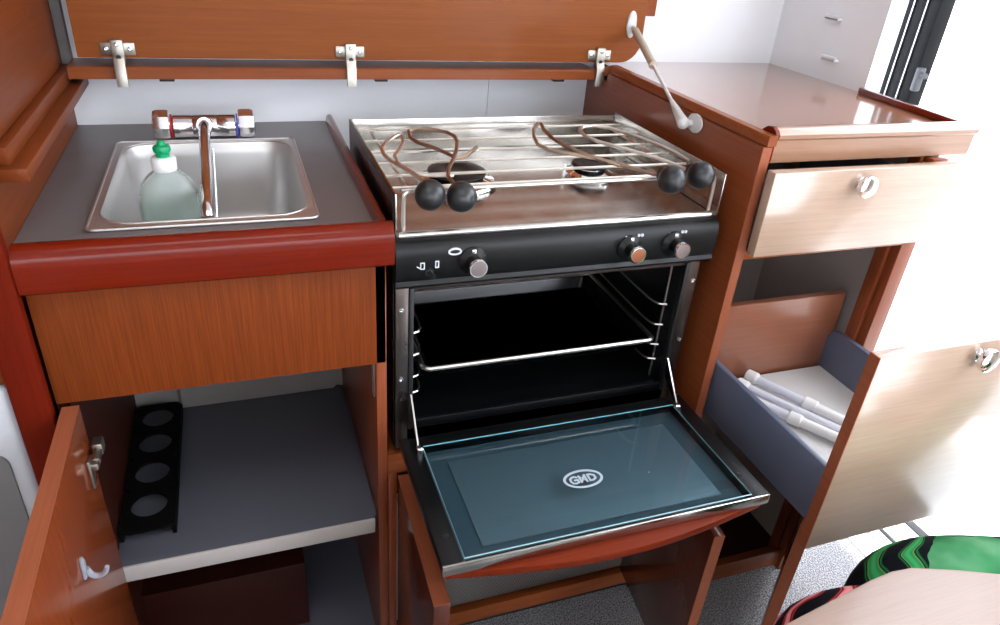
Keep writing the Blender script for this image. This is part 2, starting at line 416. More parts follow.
link('rear_lip', B().prism([(-.345, -.52), (-.05, -.52), (-.045, -.515), (-.03, -.49), (-.03, -.40), (-.345, -.40)], 'y', .392, .4045), 'lip_grey', shelf)
link('bottom_panel', B().box(-.427, -.028, .01, .405, FL+.004, FL+.03), 'grey_shelf', sk)
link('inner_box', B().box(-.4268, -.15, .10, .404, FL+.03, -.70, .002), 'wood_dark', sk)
# door, hinged on the left, opened a little past square
def door_b(b): return b.rot(math.radians(0), (-.43, 0, 0))
d = link('door', B().box(-.4345, -.4145, -.43, -.004, -.895, -.21, .0012), 'door_in', sk)
link('top_edge', B().box(-.4345, -.4145, -.43, -.004, -.2105, -.2092), 'wood_edge', d)
hg = link('concealed_hinge', B().box(-.4145, -.4095, -.046, -.034, -.318, -.272, .002).box(-.4145, -.401, -.044, -.02, -.290, -.278, .003)
     .tube([(-.4045, -.034, -.281), (-.4045, -.002, -.276)], .0055, 10).box(-.411, -.398, -.016, .004, -.287, -.268, .003), 'hinge', d)
tag(hg, 'nickel concealed hinge')
hk = B().prism([(-.171, -.348), (-.159, -.348), (-.158, -.328), (-.162, -.318), (-.166, -.316), (-.170, -.326)], 'x', -.4145, -.4105, .0015)
hk.tube(smooth_path([(-.4105, -.165, -.336), (-.407, -.165, -.348), (-.399, -.166, -.352), (-.391, -.166, -.347), (-.388, -.166, -.338)], 2), .0042, 8, False, .0028)
tag(link('coat_hook', hk, 'hook', d), 'grey metal hook')
# bottle rack on the shelf
rk = B()
def hole_plate(b, x0, x1, y0, y1, z0, z1, holes, r, n=24):
    """plate with a row of round holes along y: one ring of quads per cell"""
    cuts = [y0]+[(holes[i]+holes[i+1])/2 for i in range(len(holes)-1)]+[y1]
    for hy, a, c in zip(holes, cuts, cuts[1:]):
        cx = (x0+x1)/2; out, inn = [], []
        for k in range(n):
            an = 2*math.pi*(k+.5)/n; dx, dy = math.cos(an), math.sin(an)
            tx = (x1-cx)/abs(dx); ty = ((c-hy) if dy > 0 else (hy-a))/abs(dy); tt = min(tx, ty)
            out.append((cx+dx*tt, hy+dy*tt)); inn.append((cx+dx*r, hy+dy*r))
        b.ring_plate(out, inn, z0, z1)
hole_plate(rk, -.4255, -.343, .052, .388, -.505, -.500, [.110, .190, .270, .346], .0275)
rt = thing('bottle_rack', (-.384, .22, -.5205), 'flat black bottle rack with round holes standing on the grey shelf', 'bottle rack')
link('rack_plate', rk, 'black_mat', rt)
for x in (-.422, -.346):
    link('runner', B().box(x-.003, x+.003, .055, .385, -.5203, -.505), 'black_mat', rt)

# ------------------------------------------------------------------ worktop, sink, tap, soap
wt = thing('worktop', (-.23, .28, -.026), 'slate grey worktop with a red wood front moulding around the sink', 'worktop')
X0, X1, Y0, Y1 = -.4508, -.012, .004, .5625
hx0, hx1, hy0, hy1 = -.3675, -.0985, .0785, .4325
link('surface', B().box(X0, hx0, Y0, Y1, -.026, 0).box(hx1, X1, Y0, Y1, -.026, 0).box(hx0, hx1, Y0, hy0, -.026, 0).box(hx0, hx1, hy1, Y1, -.026, 0), 'grey_top', wt)
prof = [(.016, .0), (.0145, .008), (.011, .0135), (.005, .0175), (-.002, .0185), (-.009, .0165), (-.0145, .0115), (-.0175, .004), (-.0185, -.008), (-.0185, -.030), (-.017, -.038), (-.013, -.0415), (.004, -.0415), (.004, -.0265)]
link('front_moulding', B().prism(prof, 'x', -.4405, -.004, .0), 'wood_red', wt)
fp = [(-.0215, .0), (-.021, .010), (-.0185, .016), (-.014, .0175), (-.010, .016), (-.0075, .010), (-.007, -.02), (-.0118, -.02), (-.0118, 0)]
link('side_fiddle', B().prism(fp, 'y', .006, .545, 0), 'wood_red_y', wt)

sn = thing('sink', (-.234, .25, -.15), 'square stainless steel sink set into the slate grey worktop', 'sink')
bs = B(); t = bmesh.new(); rings = []
for ins, z, r in ((0, .002, .045), (.003, -.004, .045), (.006, -.02, .045), (.012, -.12, .05), (.018, -.138, .055), (.026, -.147, .05), (.036, -.15, .045)):
    rings.append([t.verts.new((p[0], p[1], z)) for p in rrect(-.366+ins, -.100-ins, .080+ins, .431-ins, max(r-ins*.3, .01))])
for A, C in zip(rings, rings[1:]):
    n = len(A)
    for k in range(n): t.faces.new((A[k], C[k], C[(k+1) % n], A[(k+1) % n]))
t.faces.new(rings[-1]); bmesh.ops.recalc_face_normals(t, faces=t.faces)
bmesh.ops.reverse_faces(t, faces=t.faces); bs.merge(t)
link('basin', bs, 'sink_st', sn)
n_ = 6
rimo = rrect(-.376, -.092, .064, .440, .010, n_); rimi = rrect(-.366, -.100, .080, .431, .045, n_)
link('rim', B().ring_plate(rimo, rimi, .0002, .003).tube([(p[0], p[1], .0025) for p in rimo], .0022, 6, True).tube([(p[0], p[1], .0025) for p in rimi], .0018, 6, True), 'sink_st', sn)
link('drain', B().lathe([(0, .004), (.018, .004), (.022, .006), (.026, .003), (.027, 0)], (-.19, .24, -.1498)), 'chrome', sn)

fc = thing('kitchen_tap', (-.237, .47, 0), 'chrome mixer tap with two knobs and long spout over the sink', 'tap')
yb, zb = .456, .0225
link('body', B().lathe([(.0195, -.050), (.0205, -.049), (.0205, -.021), (.0198, -.020), (.0198, -.019), (.0205, -.018), (.0205, .018), (.0198, .019), (.0198, .02), (.0205, .021), (.0205, .049), (.0195, .050)], (-.237, yb, zb), (1, 0, 0), 28)
     .lathe([(.0148, 0), (.0148, .020), (.0125, .026), (0, .027)], (-.237, yb-.006, zb), (0, -.9, .4), 20), 'tap', fc)
for s_, rg in ((-1, 'red_pl'), (1, 'blue_pl')):
    xk = -.237+s_*.0525
    kn = link('tap_knob', B().lathe([(.0215, 0), (.0245, .002), (.0255, .006), (.0255, .021), (.0235, .026), (.015, .0285), (0, .0285)], (xk+s_*.0015, yb, zb+.004), (s_, 0, 0), 8), 'tap', fc, angle=28)
    link('colour_ring', B().lathe([(.0212, 0), (.0216, .0004), (.0216, .0016), (.0212, .002)], (xk-s_*.0008, yb, zb), (s_, 0, 0), 24), rg, kn)
spn = smooth_path([(-.237, .444, .028), (-.237, .428, .035), (-.237, .40, .034), (-.237, .30, .014), (-.237, .19, -.010), (-.237, .168, -.016), (-.237, .160, -.026)], 2)
link('spout', B().tube(spn, .0085, 14), 'tap', fc)
bc = B()
for k in range(26):
    u = k/25; bc.sphere((-.2255, .345-.19*u, .016-.040*u+(-.006*math.sin(u*math.pi))), .0021, 4)
link('bead_chain', bc, 'chrome', fc)

bt = thing('dish_soap_bottle', (-.292, .25, -.15), 'clear plastic dish soap bottle with a green cap standing in the sink', 'bottle')
def oval(prof, c, n=32, e=2.6):
    b = B(); t = bmesh.new(); rings = []
    for w, dpt, h in prof:
        rg = []
        for k in range(n):
            a = 2*math.pi*k/n; ca, sa = math.cos(a), math.sin(a)
            rg.append(t.verts.new((w*math.copysign(abs(ca)**(2/e), ca), dpt*math.copysign(abs(sa)**(2/e), sa), h)))
        rings.append(rg)
    for A, C in zip(rings, rings[1:]):
        for k in range(n): t.faces.new((A[k], A[(k+1) % n], C[(k+1) % n], C[k]))
    t.faces.new(rings[0][::-1]); t.faces.new(rings[-1]); b.merge(t, Matrix.Translation(V(c))); return b
bc_ = (-.292, .25, -.1499)
link('bottle_body', oval([(.034, .022, 0), (.04, .027, .004), (.0425, .028, .02), (.0425, .028, .115), (.041, .0275, .13), (.036, .026, .146), (.026, .021, .158), (.017, .016, .165), (.0145, .0145, .168)], bc_), 'bottle', bt, angle=60)
link('detergent', oval([(.032, .021, .003), (.0385, .0255, .006), (.041, .0265, .02), (.041, .0265, .108), (.0402, .026, .118)], bc_), 'liquid', bt, angle=60)
link('collar', B().lathe([(.0165, 0), (.0172, .001), (.0172, .017), (.0155, .02), (.010, .0205)], (bc_[0], bc_[1], bc_[2]+.166)), 'white_pl', bt)
link('cap', B().lathe([(.0095, 0), (.0095, .006), (.012, .008), (.0125, .013), (.011, .016), (.006, .018), (.0055, .022), (.004, .0235), (0, .0235)], (bc_[0], bc_[1], bc_[2]+.1862)), 'green_cap', bt)

# ------------------------------------------------------------------ lid, ledge and strut
lg = B()
path = [(-.4355, .487), (.53, .487)]
for k in range(9):
    a = math.radians(90-90*k/8); path.append((.53+.016*math.cos(a), .471+.016*math.sin(a)))
path.append((.546, -.034))
pi_ = path; off = []
for i, p in enumerate(pi_):
    a = V(pi_[max(i-1, 0)]); c = V(pi_[min(i+1, len(pi_)-1)]); dd = (c-a).normalized(); nn = V((-dd.y, dd.x)); wd = .024 if i < 2 else .016; off.append((p[0]+nn.x*wd, p[1]+nn.y*wd))
t = bmesh.new(); rows = []
for i, (p, q) in enumerate(zip(pi_, off)):
    u = max(0, min(1, (i-1)/8)); zt = .1145+.0125*u; zb_ = .0955+.0165*u
    inx = (p[0]-(.002 if i > 5 else 0), p[1])
    rows.append([t.verts.new((p[0], p[1], zb_)), t.verts.new((p[0], p[1], zt-.003)), t.verts.new((p[0]*.88+q[0]*.12, p[1]*.88+q[1]*.12, zt)), t.verts.new((q[0], q[1], zt)), t.verts.new((q[0], q[1], zb_))])
for A, C in zip(rows, rows[1:]):
    for k in range(5): t.faces.new((A[k], A[(k+1) % 5], C[(k+1) % 5], C[k]))
t.faces.new(rows[0]); t.faces.new(rows[-1][::-1]); bmesh.ops.recalc_face_normals(t, faces=t.faces)
lg.merge(t).__class__
lg.box(-.4355, .52, .511, .5625, .0956, .1144)
led = tag(link('rear_ledge', lg, 'wood_x', loc=(.05, .52, .0955)), 'narrow wooden ledge under the lid that curves onto the drawer cabinet', 'ledge')
for x in (-.29, .08, .445):
    link('rubber_stop', B().box(x-.012, x+.012, .500, .516, .0885, .0955, .001), 'black_pl', led)

ld = thing('worktop_cover', (.10, .50, .127), 'large wooden worktop lid raised upright against the back wall', 'lid')
zl0, zl1 = .128, .66
lo = [(-.418, zl0), (.575, zl0)]+[(.575+.045*math.sin(math.radians(a)), zl0+.045-.045*math.cos(math.radians(a))) for a in range(10, 91, 10)]+[(.62, zl1), (-.418, zl1)]
link('panel', B().prism(lo, 'y', .497, .515, 0), 'wood_lid', ld)
for x in (-.3565, .022, .526):
    w_ = .026
    b = B().box(x-w_, x+w_, .4935, .497, .1325, .1525, .002)
    b.box(x-.0095, x+.0095, .485, .496, .118, .158, .002).prism([(.485, .130), (.494, .130), (.4864, .1165), (.4862, .084), (.4785, .084), (.4790, .1165)], 'x', x-.0085, x+.0085, .001)
    hh = link('lid_hinge', b, 'hinge', ld)
    for dx, z, y in ((-.0178, .1425, .4935), (.0178, .1425, .4935), (0, .151, .485)):
        link('screw', B().lathe([(.0038, 0), (.0036, .0012), (.002, .0018), (.0012, .0009), (0, .0009)], (x+dx, y, z), (0, -1, 0), 12), 'chrome', hh)
    link('slot', B().lathe([(.004, 0), (.004, .0006), (0, .0006)], (x, .485, .1305), (0, -1, 0), 14), 'black_pl', hh)
struct('trim_4', B().box(-.40, .662, .530, .5625, .215, .8, .002), 'wood_x', 'wooden panel behind the raised lid, showing past its end by the strut', 'panel')

gs = thing('gas_strut', (.56, .3, .15), 'beige and silver gas strut holding up the wooden lid', 'gas strut')
pa, pb = V((.592, .485, .196)), V((.520, .150, .098))
dr = (pb-pa)
link('tube', B().tube([pa+dr*.02, pa+dr*.42], .0075, 14).lathe([(.0078, 0), (.0085, .001), (.0085, .006), (.004, .008)], pa+dr*.415, dr.normalized(), 14), 'strut', gs)
link('rod', B().tube([pa+dr*.42, pa+dr*.86], .0032, 10), 'alu', gs)
link('end_fitting', B().tube([pa+dr*.80, pa+dr*.86, pa+dr*.95, pb], .004, 12, False, .0105).sphere(pb, .0105, 8), 'alu', gs)
link('lid_bracket', B().lathe([(.026, 0), (.026, .002), (.022, .004), (0, .004)], (.590, .4968, .203), (0, -1, 0), 24, .42, 1).tube([(.59, .4905, .198), pa], .0045, 10), 'alu', gs)
link('cabinet_bracket', B().lathe([(.021, 0), (.021, .0025), (.017, .0045), (0, .0045)], (.5378, .140, .100), (-1, 0, 0), 24, .75, 1).tube([(.5365, .146, .099), pb], .0055, 10), 'alu', gs)

# ------------------------------------------------------------------ stove
st = thing('gas_stove', (.25, .18, -.372), 'stainless and black gas stove with its oven door folded down open', 'stove')
W = .50
# casing around the oven
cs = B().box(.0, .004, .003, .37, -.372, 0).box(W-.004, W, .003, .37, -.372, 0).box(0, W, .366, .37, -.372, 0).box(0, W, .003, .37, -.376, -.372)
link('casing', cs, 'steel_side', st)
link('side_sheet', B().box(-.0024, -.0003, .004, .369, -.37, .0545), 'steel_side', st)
# oven cavity, seen from inside
cav = B().box(.022, .026, 0.0, .345, -.33, -.085).box(.474, .478, 0.0, .345, -.33, -.085).box(.022, .478, .345, .349, -.33, -.085).box(.022, .478, 0.0, .345, -.085, -.081).box(.022, .478, -.004, .345, -.334, -.33)
cav.box(.022, .478, -.004, .004, -.334, -.318, .002)
link('oven_cavity', cav, 'black_cav', st)
ff = link('oven_frame', B().box(0, .019, -.003, .003, -.372, -.076, .001).box(.481, W, -.003, .003, -.372, -.076, .001).box(.019, .481, -.002, .003, -.09, -.078, .001), 'frame_st', st)
for x, z in ((.008, -.118), (.008, -.238), (.492, -.118), (.492, -.232)):
    link('screw', B().lathe([(.0042, 0), (.0038, .0018), (.0015, .0022), (0, .0014)], (x, -.003, z), (0, -1, 0), 12), 'chrome', ff)
for x in (.019, .473):
    link('door_seal', B().box(x, x+.008, -.006, .006, -.335, -.084, .003), 'black_pl', st)
# rack ladders
for x, s_ in ((.029, 1), (.471, -1)):
    b = B()
    for y in (.03, .30): b.tube([(x, y, -.325), (x, y, -.10)], .002, 6)
    for z in (-.175, -.215, -.255, -.285): b.tube(smooth_path([(x, .31, z), (x+s_*.018, .30, z), (x+s_*.02, .06, z), (x+s_*.016, .028, z), (x, .022, z)], 1), .0019, 6)
    link('rack_ladder', b, 'wire', st)
# hob: pan, back wall, side walls
pan = B().box(.002, W-.002, .0, .366, -.006, .0)
pan.tube([(0.004, -.002, -.003), (W-.004, -.002, -.003)], .006, 12)
link('hob_pan', pan, 'steel', st)
hw = B().box(-.0, .0025, .0, .369, -.004, .055, .0008).box(W+.014-.0025, W+.014, .0, .369, -.004, .06, .0008).box(0, W+.014, .3665, .369, -.004, .055, .0008).box(W-.004, W+.014, 0, .368, -.006, 0)
link('hob_surround', hw, 'steel', st)
rail = B()
rail.tube(smooth_path([(.012, .004, .002), (.012, .004, .050), (.016, .004, .056), (.03, .006, .057), (.47, .006, .057), (.492, .004, .057), (.497, .004, .052), (.497, .004, .002)], 2), .003, 8)
rail.tube([(.012, .014, .054), (.5, .014, .054)], .0022, 6)
link('fiddle_rail', rail, 'wire', st)
grid = B()
for y, z in ((.34, .043), (.275, .043), (.215, .043), (.16, .043), (.105, .043), (.055, .043)):
    grid.tube([(.004, y, z), (.51, y, z)], .0024, 6)
for x in (.03, .485):
    grid.tube([(x, .05, .039), (x, .345, .039)], .0024, 6)
link('pan_grid', grid, 'wire', st)
for x, y, r in ((.137, .178, .047), (.375, .185, .032)):
    bu = link('burner', B().lathe([(r*1.3, 0), (r*1.36, .004), (r*1.3, .008), (r*1.0, .012), (r*.82, .016), (r*.8, .018)], (x, y, 0), n=32), 'chrome', st)
    tag(link('burner_cap', B().lathe([(r*.85, 0), (r, .001), (r, .004), (r*.93, .006), (r*.45, .0065), (r*.4, .005), (0, .005)], (x, y, .018), n=32), 'black_satin', bu), 'black burner cap')
link('igniter', B().lathe([(.003, 0), (.003, .02), (.0015, .022), (0, .022)], (.33, .19, 0), n=10), 'white_pl', st)
# pan clamps: bent heat-tinted claws on the front rail, a black ball on each
claws = [
 ([(.084, -.01, .056), (.086, .012, .057), (.082, .05, .062), (.11, .10, .072), (.128, .15, .082), (.115, .185, .084), (.065, .21, .082), (.06, .17, .074), (.10, .135, .068), (.118, .10, .063), (.155, .14, .07)], (.084, -.022, .055), 'wire_hot'),
 ([(.041, -.01, .06), (.05, .02, .058), (.035, .075, .060), (.012, .12, .064), (.012, .16, .07), (.05, .20, .078), (.048, .165, .07), (.02, .12, .062), (.045, .06, .058), (.095, .055, .058)], (.041, -.022, .06), 'wire'),
 ([(.402, -.01, .064), (.40, .015, .058), (.375, .05, .06), (.32, .10, .064), (.255, .13, .068), (.26, .18, .08), (.285, .21, .09), (.28, .17, .08), (.30, .12, .07), (.36, .06, .06)], (.402, -.022, .064), 'wire_hot'),
 ([(.450, -.01, .069), (.46, .02, .06), (.45, .06, .062), (.40, .10, .07), (.345, .15, .076), (.35, .20, .08), (.40, .21, .08), (.44, .15, .076), (.47, .10, .07), (.482, .06, .064)], (.45, -.022, .069), 'wire'),
]
for pts, bc2, mt in claws:
    c = link('pan_clamp', B().tube(smooth_path(pts, 1), .0030, 7), mt, st)
    tag(link('ball_knob', B().sphere(bc2, .0205, 12).lathe([(.013, 0), (.012, .012)], (bc2[0], bc2[1]+.012, bc2[2]), (0, 1, 0), 16), 'ball', c), 'black ball knob')
# control panel
cp = [(.002, -.006), (-.010, -.008), (-.016, -.013), (-.019, -.020), (-.020, -.028), (-.020, -.060), (-.017, -.066), (-.020, -.072), (-.016, -.077), (.002, -.078)]
cpn = link('control_panel', B().prism(cp, 'x', -.003, .507, 0), 'black_satin', st)
for x, z, face in ((.105, -.040, 'knob_face'), (.352, -.041, 'copper'), (.428, -.040, 'knob_face')):
    k = link('control_knob', B().lathe([(.0205, 0), (.0205, .002), (.019, .0035), (.0135, .006), (.0118, .008), (.0115, .026), (.0105, .0275), (0, .0275)], (x, -.020, z), (0, -1, 0), 28), 'black_satin', cpn)
    link('chrome_ring', B().lathe([(.0115, 0), (.0132, .001), (.0136, .004), (.0126, .006), (.011, .006)], (x, -.043, z), (0, -1, 0), 28), 'chrome', k)
    link('knob_face', B().lathe([(.0112, 0), (.0112, .0012), (0, .0016)], (x, -.0478, z), (0, -1, 0), 28), face, k)
    link('pointer', B().box(x-.003, x+.003, -.0262, -.0235, z+.008, z+.0185, .0008), 'chrome', k)
link('ignition_lever', B().lathe([(.007, 0), (.006, .003), (0, .003)], (.043, -.020, -.052), (0, -1, 0), 16).tube([(.043, -.02, -.052), (.047, -.034, -.055)], .004, 8, False, .003), 'black_pl', cpn)
# white symbols printed on the panel
def strip(b, pts, w, lo, hi, axis, closed):
    """one mitred ribbon of width w along pts, pushed along axis between lo and hi"""
    pts = [V(p) for p in pts]; m = len(pts); L_, R_ = [], []
    for i, p in enumerate(pts):
        a = pts[i-1] if (closed or i) else None; c = pts[(i+1) % m] if (closed or i < m-1) else None
        d1 = (p-a).normalized() if a is not None else (c-p).normalized(); d2 = (c-p).normalized() if c is not None else d1
        t_ = (d1+d2); t_ = t_.normalized() if t_.length > 1e-6 else d2
        n_v = V((-t_.y, t_.x)); k = min(1/max(.35, abs(n_v.dot(V((-d2.y, d2.x))))), 1.6)*w*.5
        e = V((0, 0)) if a is not None and c is not None else (d1*(-w*.4) if a is None else d1*(w*.4))
        L_.append(p+n_v*k+e); R_.append(p-n_v*k+e)
    t = bmesh.new(); mk = (lambda p, q: t.verts.new((p.x, q, p.y))) if axis == 'y' else (lambda p, q: t.verts.new((p.x, p.y, q)))
    q = [[mk(p, h) for p in ring] for ring in (L_, R_) for h in (lo, hi)]
    for i in range(m if closed else m-1):
        k = (i+1) % m
        t.faces.new((q[0][i], q[0][k], q[2][k], q[2][i])); t.faces.new((q[1][i], q[3][i], q[3][k], q[1][k]))
        t.faces.new((q[0][i], q[1][i], q[1][k], q[0][k])); t.faces.new((q[2][i], q[2][k], q[3][k], q[3][i]))
    if not closed:
        t.faces.new((q[0][0], q[2][0], q[3][0], q[1][0])); t.faces.new((q[0][-1], q[1][-1], q[3][-1], q[2][-1]))
    bmesh.ops.recalc_face_normals(t, faces=t.faces); b.merge(t); return b
def stroke(b, pts, w, y=-.0204, closed=False):
    return strip(b, pts, w, y-.0004, y+.002, 'y', closed)
el = [(.079+.0085*math.cos(a*math.pi/10), -.0245+.0042*math.sin(a*math.pi/10)) for a in range(20)]
link('oven_symbol', stroke(B(), el, .0024, closed=True), 'print', cpn)
o_ = stroke(B(), [(.031, -.047), (.031, -.038), (.036, -.038), (.036, -.047)], .0012, closed=True); stroke(o_, [(.026, -.043), (.0305, -.046)], .0014)
link('spark_symbol', o_, 'print', cpn)
link('lamp_symbol', stroke(B(), [(.052, -.046), (.052, -.037), (.056, -.037), (.056, -.046)], .0015, closed=True), 'print', cpn)
for x in (.352, .428):
    for k, dx in enumerate((.013, .0185)):
        filled = (k == 0) == (x < .4)
        b = stroke(B(), [(x+dx+.0018*math.cos(a*math.pi/4), -.0215+.0018*math.sin(a*math.pi/4)) for a in range(8)], .0011, closed=True)
        if filled: stroke(b, [(x+dx-.0006, -.0215), (x+dx+.0006, -.0215)], .0024)
        link('burner_symbol', b, 'print', cpn)
    link('off_symbol', stroke(B(), [(x-.009, -.0225), (x-.008, -.0225)], .002), 'print', cpn)

# the open oven door
zd = -.330
od = link('oven_door', B().box(.0, .029, -.281, -.03, zd-.016, zd-.001, .002).box(.468, .499, -.281, -.03, zd-.016, zd-.001, .002)
          .box(.029, .468, -.056, -.03, zd-.016, zd-.001, .002).box(.01, .49, -.279, -.03, zd-.020, zd-.0155), 'black_satin', st)
link('inner_liner', B().box(.03, .467, -.277, -.057, zd-.0155, zd-.013), 'liner_dark', od)
link('inner_panel', B().box(.062, .435, -.255, -.085, zd-.013, zd-.011, .001), 'liner_blue', od)
link('front_lip', B().box(.0, .499, -.2835, -.2785, zd-.019, zd-.0015, .001), 'steel', od)
for x in (.018, .479):
    link('screw', B().lathe([(.0045, 0), (.004, .0016), (0, .001)], (x, -.235, zd-.001), (0, 0, 1), 12), 'black_pl', od)
link('door_glass', B().box(.030, .467, -.2785, -.058, zd+.0003, zd+.0043), 'oven_glass', od)
link('glass_rim', B().tube([(.0298, -.2787, zd+.0022), (.4672, -.2787, zd+.0022), (.4672, -.0578, zd+.0022), (.0298, -.0578, zd+.0022)], .0010, 6, True), 'glass_edge', od)
for x in (.024, .473):
    link('glass_clip', B().lathe([(.006, 0), (.006, .007), (.004, .009), (0, .009)], (x, -.064, zd-.001), (0, 0, 1), 14), 'chrome', od)
# logo on the glass: oval ring and three letters
lgm = B(); cx, cy, zz = .238, -.187, zd+.0044
nfl = [0]
def fl(pts, w, closed=False):
    nfl[0] += 1; strip(lgm, [(cx+p[0], cy+p[1]) for p in pts], w, zz, zz+.0003+.00004*nfl[0], 'z', closed)
fl([(.029*math.cos(a*math.pi/24), .0165*math.sin(a*math.pi/24)) for a in range(48)], .0038, True)
fl([(-.009, .0045), (-.012, .0065), (-.016, .006), (-.0195, .003), (-.020, -.002), (-.018, -.006), (-.013, -.007), (-.009, -.0055), (-.009, -.0005), (-.0135, -.0005)], .0032)
fl([(-.005, .0065), (-.005, -.0065)], .003); fl([(-.005, -.0065), (.004, .0065)], .003); fl([(-.0035, .004), (.003, -.004)], .002); fl([(.004, .0065), (.004, -.0065)], .003)
fl([(.009, -.006), (.009, .006), (.014, .006), (.0185, .003), (.0185, -.003), (.014, -.006)], .0032, True)
link('door_logo', lgm, 'logo', od)
# hinge arms
for x in (.0235, .4765):
    link('hinge_arm', B().prism([(-.002, -.262), (.003, -.266), (-.012, -.304), (-.05, -.329), (-.057, -.327)], 'x', x-.0012, x+.0012), 'steel', od)
# bowed wooden outer face of the door, now underneath
bow = [(.012, -.03)]+[(.006+.487*k/16, -.276-.030*math.sin(math.pi*k/16)) for k in range(17)]+[(.487, -.03)]
link('wooden_face', B().prism(bow, 'z', zd-.033, zd-.0205, .001), 'wood_bow', od)

# baking tray in the oven
bk = thing('baking_tray', (.25, .17, -.262), 'black baking tray with bright wire rim pulled forward inside the oven', 'baking tray')
ty0, ty1, tx0, tx1, tz = .012, .268, .05, .448, -.236
t = bmesh.new(); rg = []
for ins, z in ((0, tz), (.004, tz-.002), (.012, tz-.022), (.018, tz-.024)):
    rg.append([t.verts.new((p[0], p[1], z)) for p in rrect(tx0+ins, tx1-ins, ty0+ins, ty1-ins, .014)])
for A, C in zip(rg, rg[1:]):
    for k in range(len(A)): t.faces.new((A[k], A[(k+1) % len(A)], C[(k+1) % len(A)], C[k]))
t.faces.new(rg[-1]); bmesh.ops.solidify(t, geom=t.faces[:], thickness=.0012); bb = B(); bb.merge(t)
link('tray_pan', bb, 'black_en', bk)
link('rim_wire', B().tube([(p[0], p[1], tz+.001) for p in rrect(tx0-.003, tx1+.003, ty0-.002, ty1, .012)], .0042, 8, True), 'wire', bk)

# ------------------------------------------------------------------ cupboard under the oven
uc = thing('under_oven_cupboard', (.26, .15, FL), 'low wooden cupboard under the oven with both small doors open', 'cupboard')
link('top_rail', B().box(-.012, .538, .0, .018, -.425, -.40, .001).box(-.012, .538, .0, .40, -.40, -.385), 'wood_x', uc)
link('bottom_rail', B().box(-.012, .538, .0, .018, -.852, -.815, .001), 'wood_x', uc)
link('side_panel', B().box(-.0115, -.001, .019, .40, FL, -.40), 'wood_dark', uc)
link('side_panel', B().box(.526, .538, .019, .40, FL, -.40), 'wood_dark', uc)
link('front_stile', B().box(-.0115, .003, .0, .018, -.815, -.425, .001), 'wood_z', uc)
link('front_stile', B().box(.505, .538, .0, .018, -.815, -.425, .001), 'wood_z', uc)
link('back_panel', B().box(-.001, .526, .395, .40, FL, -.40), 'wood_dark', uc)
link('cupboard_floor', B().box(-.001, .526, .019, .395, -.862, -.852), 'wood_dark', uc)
link('toe_kick', B().box(-.012, .538, .03, .04, FL, -.862), 'black_pl', uc)
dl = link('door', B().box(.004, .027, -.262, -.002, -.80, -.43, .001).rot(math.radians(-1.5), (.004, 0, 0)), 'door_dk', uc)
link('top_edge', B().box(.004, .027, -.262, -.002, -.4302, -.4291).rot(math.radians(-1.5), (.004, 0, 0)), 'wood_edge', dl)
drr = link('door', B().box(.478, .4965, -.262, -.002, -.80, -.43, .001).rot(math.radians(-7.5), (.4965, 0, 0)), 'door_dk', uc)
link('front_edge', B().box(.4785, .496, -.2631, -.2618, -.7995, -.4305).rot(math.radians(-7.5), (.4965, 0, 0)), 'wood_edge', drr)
tag(link('concealed_hinge', B().box(.470, .478, -.05, -.03, -.56, -.50, .002).box(.455, .472, -.045, .01, -.538, -.522, .003).tube([(.461, -.03, -.53), (.461, .012, -.53)], .008, 10), 'hinge', drr), 'nickel concealed hinge')
tag(link('grip_liner', B().box(.005, .524, .025, .385, -.852, -.849), 'liner', loc=(.26, .2, -.852)), 'pale woven non-slip liner lying in the cupboard under the oven', 'liner')

# ------------------------------------------------------------------ drawer cabinet
dc = thing('drawer_cabinet', (.74, .25, FL), 'wooden drawer cabinet right of the stove with its drawers pulled out', 'cabinet')
RX = .926
link('side_panel', B().prism([(-.033, FL), (.5625, FL), (.5625, .0945), (.476, .0945), (.470, .1110), (-.033, .1110)], 'x', .5395, .556, 0), 'wood_y', dc)
link('front_edge', B().box(.5397, .556, -.0342, -.0328, -.86, .1105), 'wood_edge', dc)
link('side_panel', B().box(.910, RX, -.012, .5625, FL, .085), 'grey_in', dc)
link('front_stile', B().box(.893, RX, -.032, -.0125, -.9, .08, .001), 'wood_z', dc)
link('inner_batten', B().box(.884, .8925, -.014, .01, -.86, .08, .001), 'wood_z', dc)
link('back_panel', B().box(.556, .910, .30, .31, FL, .1), 'grey_in', dc)
link('divider', B().box(.556, .91, -.02, .30, -.075, -.062), 'grey_in', dc)
link('front_rail', B().box(.556, .893, -.032, -.012, -.074, -.058, .001), 'wood_x', dc)
link('kick_board', B().box(.556, .905, -.022, -.004, -.892, -.845, .001), 'wood_x', dc)
link('plinth', B().box(.556, .905, -.015, .0, FL, -.892), 'grey_in', dc)
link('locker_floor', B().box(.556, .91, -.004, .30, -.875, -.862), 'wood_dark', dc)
tp = link('cabinet_top', B().prism([(.5625, -.006), (.985, -.006), (.985, .02), (1.0078, .262), (1.0078, .5625), (.5625, .5625)], 'z', .106, .118), 'wood_top', dc)
mp_ = [(.012, .1185), (.006, .127), (-.004, .1345), (-.014, .1355), (-.022, .132), (-.0265, .126), (-.0255, .120), (-.0215, .1165), (-.0205, .112), (-.0205, .088), (-.019, .082), (-.008, .082), (.012, .088)]
mo = B().prism(mp_, 'x', .570, .978, 0)
link('front_moulding', mo, 'wood_mould', tp)
link('end_cap', B().prism([(p[0]*1.03, p[1]+(.0006 if p[1] > .12 else -.0004)) for p in mp_], 'x', .5635, .5705, 0), 'wood_red', tp)
link('side_rail', B().prism([(.972, .010), (.984, .010), (1.002, .262), (.990, .262)], 'z', .118, .130, .002), 'wood_red_y', tp)
